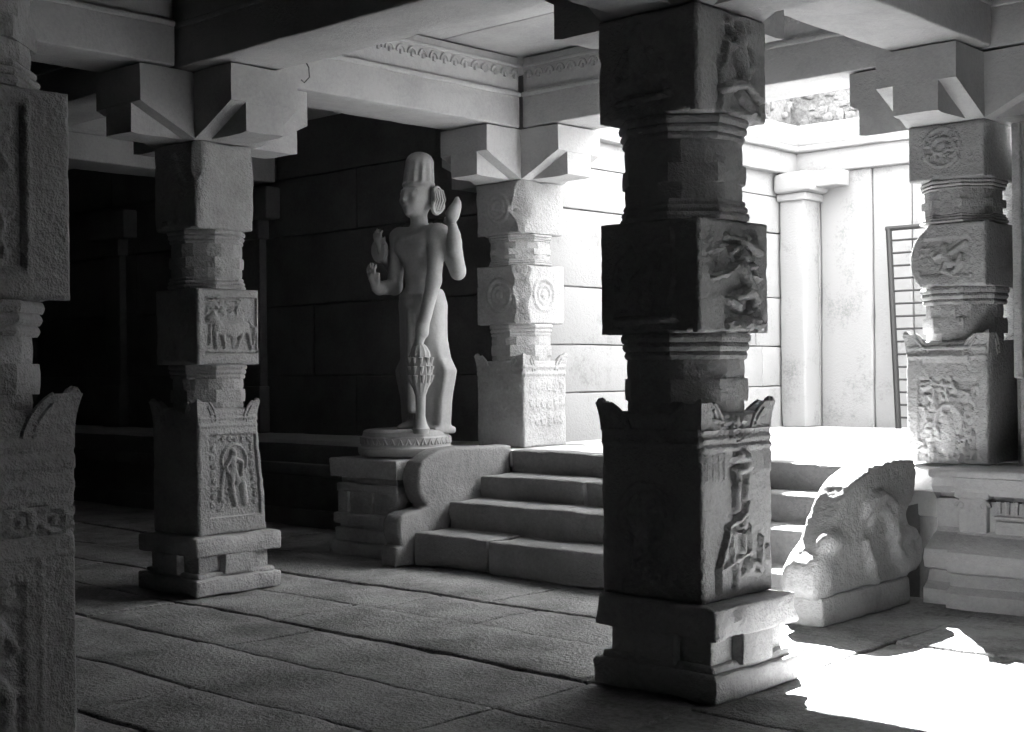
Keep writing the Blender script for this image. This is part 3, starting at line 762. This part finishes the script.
# ------------------------------------------------------------------ moulded plinth right of the beast
t = thing('moulded_plinth', 'pale moulded stone plinth at the right under the grey pillar', 'plinth', (-1.9, 8.3, 0))
def mould(g, x0, x1, dy, y1=.40):
    PR = [(y1, 0), (-.42, 0), (-.42, .09), (-.36, .13), (-.33, .2), (-.40, .22), (-.42, .28), (-.40, .335), (-.30, .40), (-.24, .43), (-.22, .46), (-.22, .64), (-.17, .645), (-.17, .675), (-.27, .68), (-.30, .72), (-.30, .785), (-.27, .80), (y1, .80)]
    xs = np.linspace(x0, x1, max(3, int((x1 - x0) / .1)))
    D = []
    for i in range(len(PR)):
        a, b = np.array(PR[i]), np.array(PR[(i + 1) % len(PR)]); m = max(1, int(np.linalg.norm(b - a) / .06))
        for j in range(m): D.append(a + (b - a) * j / m)
    g.rings([np.array([(x, p[0] + (dy if p[0] < .4 else 0), p[1]) for p in D]) for x in xs])
g = G(); mould(g, -1.83, 3.9, 0); mould(g, -2.02, -1.6, .10)
g.box(-2.0, 3.9, -.3, .3, .78, .834, .06, .02, .03)
g.build('plinth_body', M_plin, t, amp=.007, ns=5, ang=28)
for k in range(5):
    x = -1.72 + k * .62
    g = G(); g.box(x - .09, x + .09, -.27, -.2, .45, .7, .04, .012); g.box(x - .11, x + .11, -.285, -.2, .66, .72, .05, .01)
    for s in (-1, 1):
        A = np.linspace(0, 5, 12); g.tube([(x + s * (.075 + .035 * (1 - a / 7) * math.cos(a)), -.262, .61 + .035 * (1 - a / 7) * math.sin(a)) for a in A], .011, 6)
    g.build('pilaster', M_plin, t, amp=.003)
    g = G()
    for j in range(7): g.tube([(x + .15 + j * .053, -.235, .575), (x + .15 + j * .053, -.235, .65)], .016, 6)
    g.box(x + .12, x + .5, -.245, -.2, .545, .56, .1, .006); g.box(x + .13, x + .49, -.25, -.2, .45, .53, .1, .008)
    g.build('panel_relief', M_plin, t, amp=.003)

# ------------------------------------------------------------------ statue and pedestal
t = thing('statue_pedestal', 'dark square moulded stone pedestal carrying the statue beside the steps', 'pedestal', (-8.22, 7.50, 0))
g = G()
for a, b, h in ((0, .12, .42), (.11, .22, .38), (.2, .26, .35), (.25, .34, .39), (.33, .52, .33), (.51, .58, .37), (.57, .64, .34), (.63, .78, .41)):
    g.box(-h, h, -h, h, a, b, .08, .014, .02, int(h * 100))
for u in (-.3, 0, .3): g.box(u - .06, u + .06, -.36, -.3, .33, .52, .05, .01); g.box(.3, .36, u - .06, u + .06, .33, .52, .05, .01)
g.build('pedestal_body', M_pil, t, amp=.008, ns=5)

st = thing('stone_statue', 'tall four-armed standing stone deity with high crown on the pedestal', 'statue', (-8.17, 7.52, .797))
def stretch(V):                                      # final proportions of the figure (metres above its soles)
    V = np.array(V, float); z = V[:, 2] - oz
    k = 1 + .13 * np.clip((z - 1.70) / .08, 0, 1)
    V[:, 2] = oz + np.interp(z, [-1, .78, 1.555, 1.73, 1.98, 2.31, 3], [-1, .76, 1.60, 1.755, 2.0, 2.265, 2.9])
    V[:, 0] = ox + (V[:, 0] - ox) * k; V[:, 1] = oy + (V[:, 1] - oy) * k
    return V
# round lotus base
R = []
for z, r in ((0, .37), (.02, .385), (.05, .385), (.06, .365), (.075, .36), (.09, .365), (.115, .365), (.125, .35), (.15, .345), (.16, .33), (.165, .3)):
    R.append(np.array([(r * math.cos(a), r * math.sin(a), z * 1.27) for a in np.linspace(0, 2 * math.pi, 64, endpoint=False)]))
g = G(); g.rings(R)
for k in range(36):
    a = 2 * math.pi * k / 36
    g.tube([(.362 * math.cos(a + s * .055), .362 * math.sin(a + s * .055), .095 + .045 * (1 - abs(s))) for s in np.linspace(-1, 1, 7)], .01, 6)
g.build('lotus_base', M_stat, st, amp=.003, ns=6)
# figure, z from its soles; facing -Y, its left is +X
ox, oy, oz = .10, .08, .2
h = .0135
P = gridpts((-.62, -.5, -.04), (.62, .42, 2.36), h)
# legs and hips (slight sway)
F = cap(P, (.095, .02, 1.0), (.095, 0, .52), .12, .09); F = smin(F, cap(P, (.095, 0, .52), (.085, .03, .07), .09, .06), .03)
F2 = smin(cap(P, (-.095, .02, 1.0), (-.10, -.01, .52), .12, .09), cap(P, (-.10, -.01, .52), (-.09, .03, .07), .09, .06), .03)
F = smin(F, F2, .03)
for s in (-1, 1):
    F = smin(F, smin(ell(P, (s * .087, -.06, .03), (.055, .12, .045)), cap(P, (s * .087, .03, .1), (s * .087, -.03, .04), .05, .045), .03), .02)
# hips, waist, chest, shoulders
F = smin(F, ell(P, (.01, .01, 1.03), (.195, .15, .15)), .05)
F = smin(F, ell(P, (.0, .0, 1.24), (.138, .11, .16)), .06)
F = smin(F, ell(P, (-.01, .0, 1.43), (.195, .135, .16)), .06)
for s in (-1, 1):
    F = smin(F, ell(P, (s * .09 - .01, -.085, 1.46), (.09, .055, .075)), .04)
    F = smin(F, ell(P, (s * .225 - .01, 0, 1.535), (.085, .08, .075)), .05)
F = smin(F, cap(P, (-.22, 0, 1.555), (.21, 0, 1.555), .062), .05)
F = smin(F, cap(P, (0, .01, 1.55), (0, -.005, 1.72), .075, .07), .04)
# head, face, crown
F = smin(F, ell(P, (0, -.015, 1.855), (.108, .125, .15)), .02)
F = smin(F, ell(P, (0, -.06, 1.775), (.07, .075, .065)), .03)
F = smin(F, cap(P, (0, -.128, 1.90), (0, -.146, 1.832), .012, .019), .02)
for s in (-1, 1):
    F = smin(F, ell(P, (s * .043, -.115, 1.885), (.028, .02, .014)), .008)
    F = smin(F, cap(P, (s * .02, -.128, 1.912), (s * .075, -.098, 1.915), .010), .01)
    F = smin(F, ell(P, (s * .05, -.10, 1.83), (.035, .03, .035)), .02)
F = smin(F, cap(P, (-.024, -.132, 1.782), (.024, -.132, 1.782), .011), .008); F = smin(F, cap(P, (-.018, -.128, 1.765), (.018, -.128, 1.765), .011), .008)
F = smin(F, ell(P, (0, -.112, 1.73), (.03, .03, .026)), .02)
F = smin(F, cap(P, (0, .0, 1.95), (0, .012, 2.17), .105, .096), .012); F = smin(F, ell(P, (0, .012, 2.2), (.098, .098, .10)), .02)
for k in range(12):
    a = 2 * math.pi * k / 12; F = smin(F, cap(P, (.105 * math.cos(a), .105 * math.sin(a), 1.99), (.09 * math.cos(a), .09 * math.sin(a) + .012, 2.2), .014), .012)
q = np.hypot(np.hypot(P[..., 0], P[..., 1] + .002) - .112, P[..., 2] - 1.965) - .010; F = smin(F, q, .012)
# necklace and belt
q = np.hypot(np.hypot(P[..., 0] / 1.15, P[..., 1] + .02) - .115, P[..., 2] - 1.585 - P[..., 1] * .55) - .016; F = smin(F, q, .012)
q = np.hypot(np.hypot(P[..., 0] / 1.30, P[..., 1] - .01) - .138, P[..., 2] - 1.08) - .017; F = smin(F, q, .012)
# rear left arm: elbow low, hand raised
def arm(F, pts, rr, k=.025):
    for a, b, r1, r2 in zip(pts[:-1], pts[1:], rr[:-1], rr[1:]): F = smin(F, cap(P, a, b, r1, r2), k)
    return F
def hand(F, w, d, u, side, r=.0125):
    """palm at w, fingers along d, spread along u, thumb on side"""
    w, d, u = [np.array(v, float) for v in (w, d, u)]; d /= np.linalg.norm(d); u /= np.linalg.norm(u); n = np.cross(d, u)
    F = smin(F, cap(P, w, w + d * .085, .032, .036), .02)
    for i, l in enumerate((.07, .085, .078, .06)):
        b0 = w + d * .10 + u * (i - 1.5) * .026; b1 = b0 + d * l * .55 + n * .012; b2 = b1 + d * l * .35 + n * .035
        F = np.minimum(F, smin(cap(P, b0 - d * .03, b1, r + .001, r), cap(P, b1, b2, r, r - .002), .004))
    b0 = w + d * .03 + u * side * .035; F = smin(F, smin(cap(P, b0, b0 + u * side * .03 + d * .035, .015), cap(P, b0 + u * side * .03 + d * .035, b0 + u * side * .03 + d * .07 + n * .02, .013), .006), .008)
    return F
F = arm(F, [(.24, .03, 1.53), (.36, .08, 1.25), (.40, .0, 1.50), (.40, -.01, 1.56)], [.075, .062, .05, .04])
F = hand(F, (.40, -.01, 1.56), (.0, -.15, 1), (1, .3, 0), -1)
for z in (1.40, 1.43, 1.455): F = smin(F, cap(P, (.375, .02, z), (.395, .015, z), .058), .006)
# front left arm hanging straight to the mace
F = arm(F, [(.23, -.02, 1.52), (.27, -.10, 1.18), (.245, -.21, .82), (.24, -.225, .76)], [.072, .06, .046, .036])
F = hand(F, (.24, -.225, .76), (-.02, -.25, -1), (1, -.1, 0), -1)
for z in (.80, .83): F = smin(F, cap(P, (.243, -.21, z), (.247, -.213, z), .054), .006)
# rear right arm raised with the discus hand
F = arm(F, [(-.25, .03, 1.53), (-.37, .07, 1.30), (-.36, -.06, 1.40), (-.355, -.09, 1.43)], [.075, .062, .052, .04])
F = hand(F, (-.355, -.09, 1.43), (-.05, -.4, .9), (1, 0, 0), 1)
# front right arm: forearm forward, open palm
F = arm(F, [(-.23, -.02, 1.50), (-.27, -.03, 1.16), (-.20, -.26, 1.14), (-.195, -.30, 1.145)], [.07, .062, .05, .04])
F = hand(F, (-.195, -.30, 1.145), (.05, -.5, .85), (1, 0, 0), 1)
# garment: cloth clinging to the legs, central fold, flaring sash on both sides
F = smin(F, cap(P, (0, .03, .98), (0, .03, .28), .14, .10), .05)
F = smin(F, cap(P, (0, -.11, 1.0), (.0, -.10, .2), .035, .05), .02)
sk = poly2(P[..., 0], P[..., 2], [(-.15, 1.12), (.15, 1.12), (.195, 1.0), (.205, .75), (.24, .60), (.305, .50), (.29, .42), (.25, .28), (.225, .0), (-.225, .0), (-.25, .28), (-.29, .42), (-.305, .50), (-.24, .60), (-.205, .75), (-.195, 1.0)]) + .03
dy = np.abs(P[..., 1] - .055) - .075 + .03
F = smin(F, np.minimum(np.maximum(sk, dy), 0) + np.hypot(np.maximum(sk, 0), np.maximum(dy, 0)) - .03, .045)
for k in range(6):                                   # shallow pleats down the front of the cloth
    x = -.05 + .02 * k; F = smin(F, cap(P, (x, -.118, .95), (x * 1.5, -.075, .1), .009), .012)
for q in (1, -1):
    F = np.maximum(F, -cap(P, (q * .215, -.03, .85), (q * .255, -.03, .48), .018)); F = np.maximum(F, -cap(P, (q * .255, -.03, .48), (q * .215, -.03, .05), .018))
F = smin(F, bx(P, (0, .06, .01), (.23, .12, .03), .02), .03)
F = F + (fbm(P * 12, 55) - .5) * .006
V, Q = nets(F, (-.62, -.5, -.04), h); V = stretch(V + np.array([ox, oy, oz]))
link('figure_body', V, Q, M_stat, st, 70)
# ears with great ear-rings
for s in (-1, 1):
    g = G(); cx, cy, cz = ox + s * .125, oy + .02, oz + 1.83
    A = np.linspace(0, 2 * math.pi, 17)
    g.tube([(cx + s * .012, cy + .03 + .035 * math.cos(a), cz + .05 + .06 * math.sin(a)) for a in A], .013, 6)
    g.tube([(cx + s * .02, cy + .03 + .05 * math.cos(a), cz - .055 + .055 * math.sin(a)) for a in A], .017, 6)
    for k in range(8):
        y = cy - .015 + k * .012; g.tube([(cx + s * .02, y, cz - .09), (cx + s * (.035 + .01 * (k % 2)), y + .006, cz), (cx + s * .015, y + .01, cz + .09)], .008, 6)
    g.box(cx - .012, cx + .012, cy - .01, cy + .085, cz - .08, cz + .1, .03, .01)
    g.build('earring', M_stat, st, amp=.003, ns=20, warp=stretch)
# mace under the left hand, conch and discus
R = []
for z, r in ((.0, .06), (.04, .07), (.07, .05), (.14, .035), (.30, .04), (.36, .055), (.40, .075), (.44, .085), (.50, .088), (.56, .085), (.60, .07), (.62, .075), (.65, .07), (.69, .05), (.71, .03)):
    R.append(np.array([(.245 + ox + r * (1 + .10 * (k % 2) * (z > .35)) * math.cos(2 * math.pi * k / 24), -.235 + oy + r * (1 + .10 * (k % 2) * (z > .35)) * math.sin(2 * math.pi * k / 24), z + oz - .005) for k in range(24)]))
g = G(); g.rings(R)
for z in (.40, .47, .54):
    for k in range(10):
        a = 2 * math.pi * k / 10 + z * 8; g.tube([(.245 + ox + .082 * math.cos(a), -.235 + oy + .082 * math.sin(a), z + oz), (.245 + ox + .092 * math.cos(a), -.235 + oy + .092 * math.sin(a), z + .062 + oz)], [.008, .02], 8)
g.build('mace', M_stat, st, amp=.003, warp=stretch)
g = G(); R = []
for z, r in ((-.02, .015), (.02, .045), (.07, .06), (.12, .05), (.16, .03), (.20, .012)):
    R.append(np.array([(.42 + ox + r * math.cos(a), -.03 + oy + r * math.sin(a), 1.62 + z + oz) for a in np.linspace(0, 2 * math.pi, 16, endpoint=False)]))
g.rings(R); g.build('conch', M_stat, st, amp=.003, warp=stretch)
g = G(); R = []
for y, r in ((-.025, .06), (-.02, .085), (0, .10), (.02, .085), (.025, .06)):
    R.append(np.array([(-.37 + ox + r * math.cos(a), -.10 + oy + y, 1.44 + oz + r * math.sin(a)) for a in np.linspace(0, 2 * math.pi, 24, endpoint=False)]))
g.rings(R); g.build('discus', M_stat, st, amp=.003, warp=stretch)

# ------------------------------------------------------------------ iron gate standing open in the courtyard
t = thing('iron_gate', 'dark iron gate of thin horizontal bars standing in the courtyard against the back wall', 'gate', (-6.57, 12.86, FLOORZ))
top = np.array([-.075, -.02, 2.05])
g = G(); lean = lambda z, x: (x + top[0] * z / 2.05, top[1] * z / 2.05, z)
for x in (0, 1.0): g.tube([lean(0, x), lean(2.05, x)], .032 if x == 0 else .025, 8)
g.tube([lean(2.05, -.03), lean(2.05, 1.03)], .025, 8)
g.build('gate_frame', M_iron, t, amp=0)
for k in range(15):
    z = .12 + k * .129
    G().tube([lean(z, 0), lean(z, 1.0)], .012, 6).build('bar', M_iron, t, amp=0)
# wire loop hanging at the beam end above the horse panel pillar
w = G().tube([(.0, .0, 0), (.015, .03, -.06), (.02, .03, -.13), (.0, .0, -.17), (-.01, -.02, -.15)], .005, 6).build('wire_loop', M_iron, None, amp=0, loc=(-7.636, 6.09, 3.70))
tag(w, 'thin dark wire loop hanging from the lit beam right of the horse panel pillar', 'wire')

# ------------------------------------------------------------------ light, sky, camera
sun = bpy.data.lights.new('sun', 'SUN'); sun.energy = 34.0; sun.angle = math.radians(.6)
so = bpy.data.objects.new('sun', sun); COL.objects.link(so)
el = math.radians(36.9); d = Vector((.6 * math.cos(el), -.8 * math.cos(el), -math.sin(el)))
so.rotation_euler = d.to_track_quat('-Z', 'Y').to_euler(); so.location = (-10, 16, 14)
wd = bpy.data.worlds.new('sky'); S.world = wd; wd.use_nodes = True
bg = wd.node_tree.nodes['Background']; bg.inputs['Color'].default_value = (1, 1, 1, 1); bg.inputs['Strength'].default_value = 2.3

f, yaw, pitch, roll = 1362., math.radians(-42.88), math.radians(.03), math.radians(-.615)
cy, sy = math.cos(yaw), math.sin(yaw)
Rz = np.array([[cy, -sy, 0], [sy, cy, 0], [0, 0, 1]]); Mx = np.array([[1, 0, 0], [0, 0, -1], [0, 1, 0]])
cp, sp = math.cos(pitch), math.sin(pitch); Rx = np.array([[1, 0, 0], [0, cp, sp], [0, -sp, cp]])
cr, sr = math.cos(roll), math.sin(roll); Ro = np.array([[cr, -sr, 0], [sr, cr, 0], [0, 0, 1]])
R_ = Ro @ Rx @ Mx @ Rz
cam = bpy.data.cameras.new('camera'); cam.sensor_width = 36; cam.sensor_fit = 'HORIZONTAL'; cam.lens = 36 * f / 1024; cam.clip_start = .05
co = bpy.data.objects.new('camera', cam); COL.objects.link(co)
m = Matrix.Identity(4)
for i in range(3):
    m[i][0] = R_[0][i]; m[i][1] = -R_[1][i]; m[i][2] = -R_[2][i]
m[2][3] = 1.5; co.matrix_world = m
S.camera = co
S.view_settings.view_transform = 'Standard'; S.view_settings.look = 'None'; S.view_settings.gamma = 1
S.view_settings.use_curve_mapping = False; S.view_settings.exposure = 2.5
S.cycles.use_denoising = True; S.cycles.max_bounces = 14; S.cycles.diffuse_bounces = 10
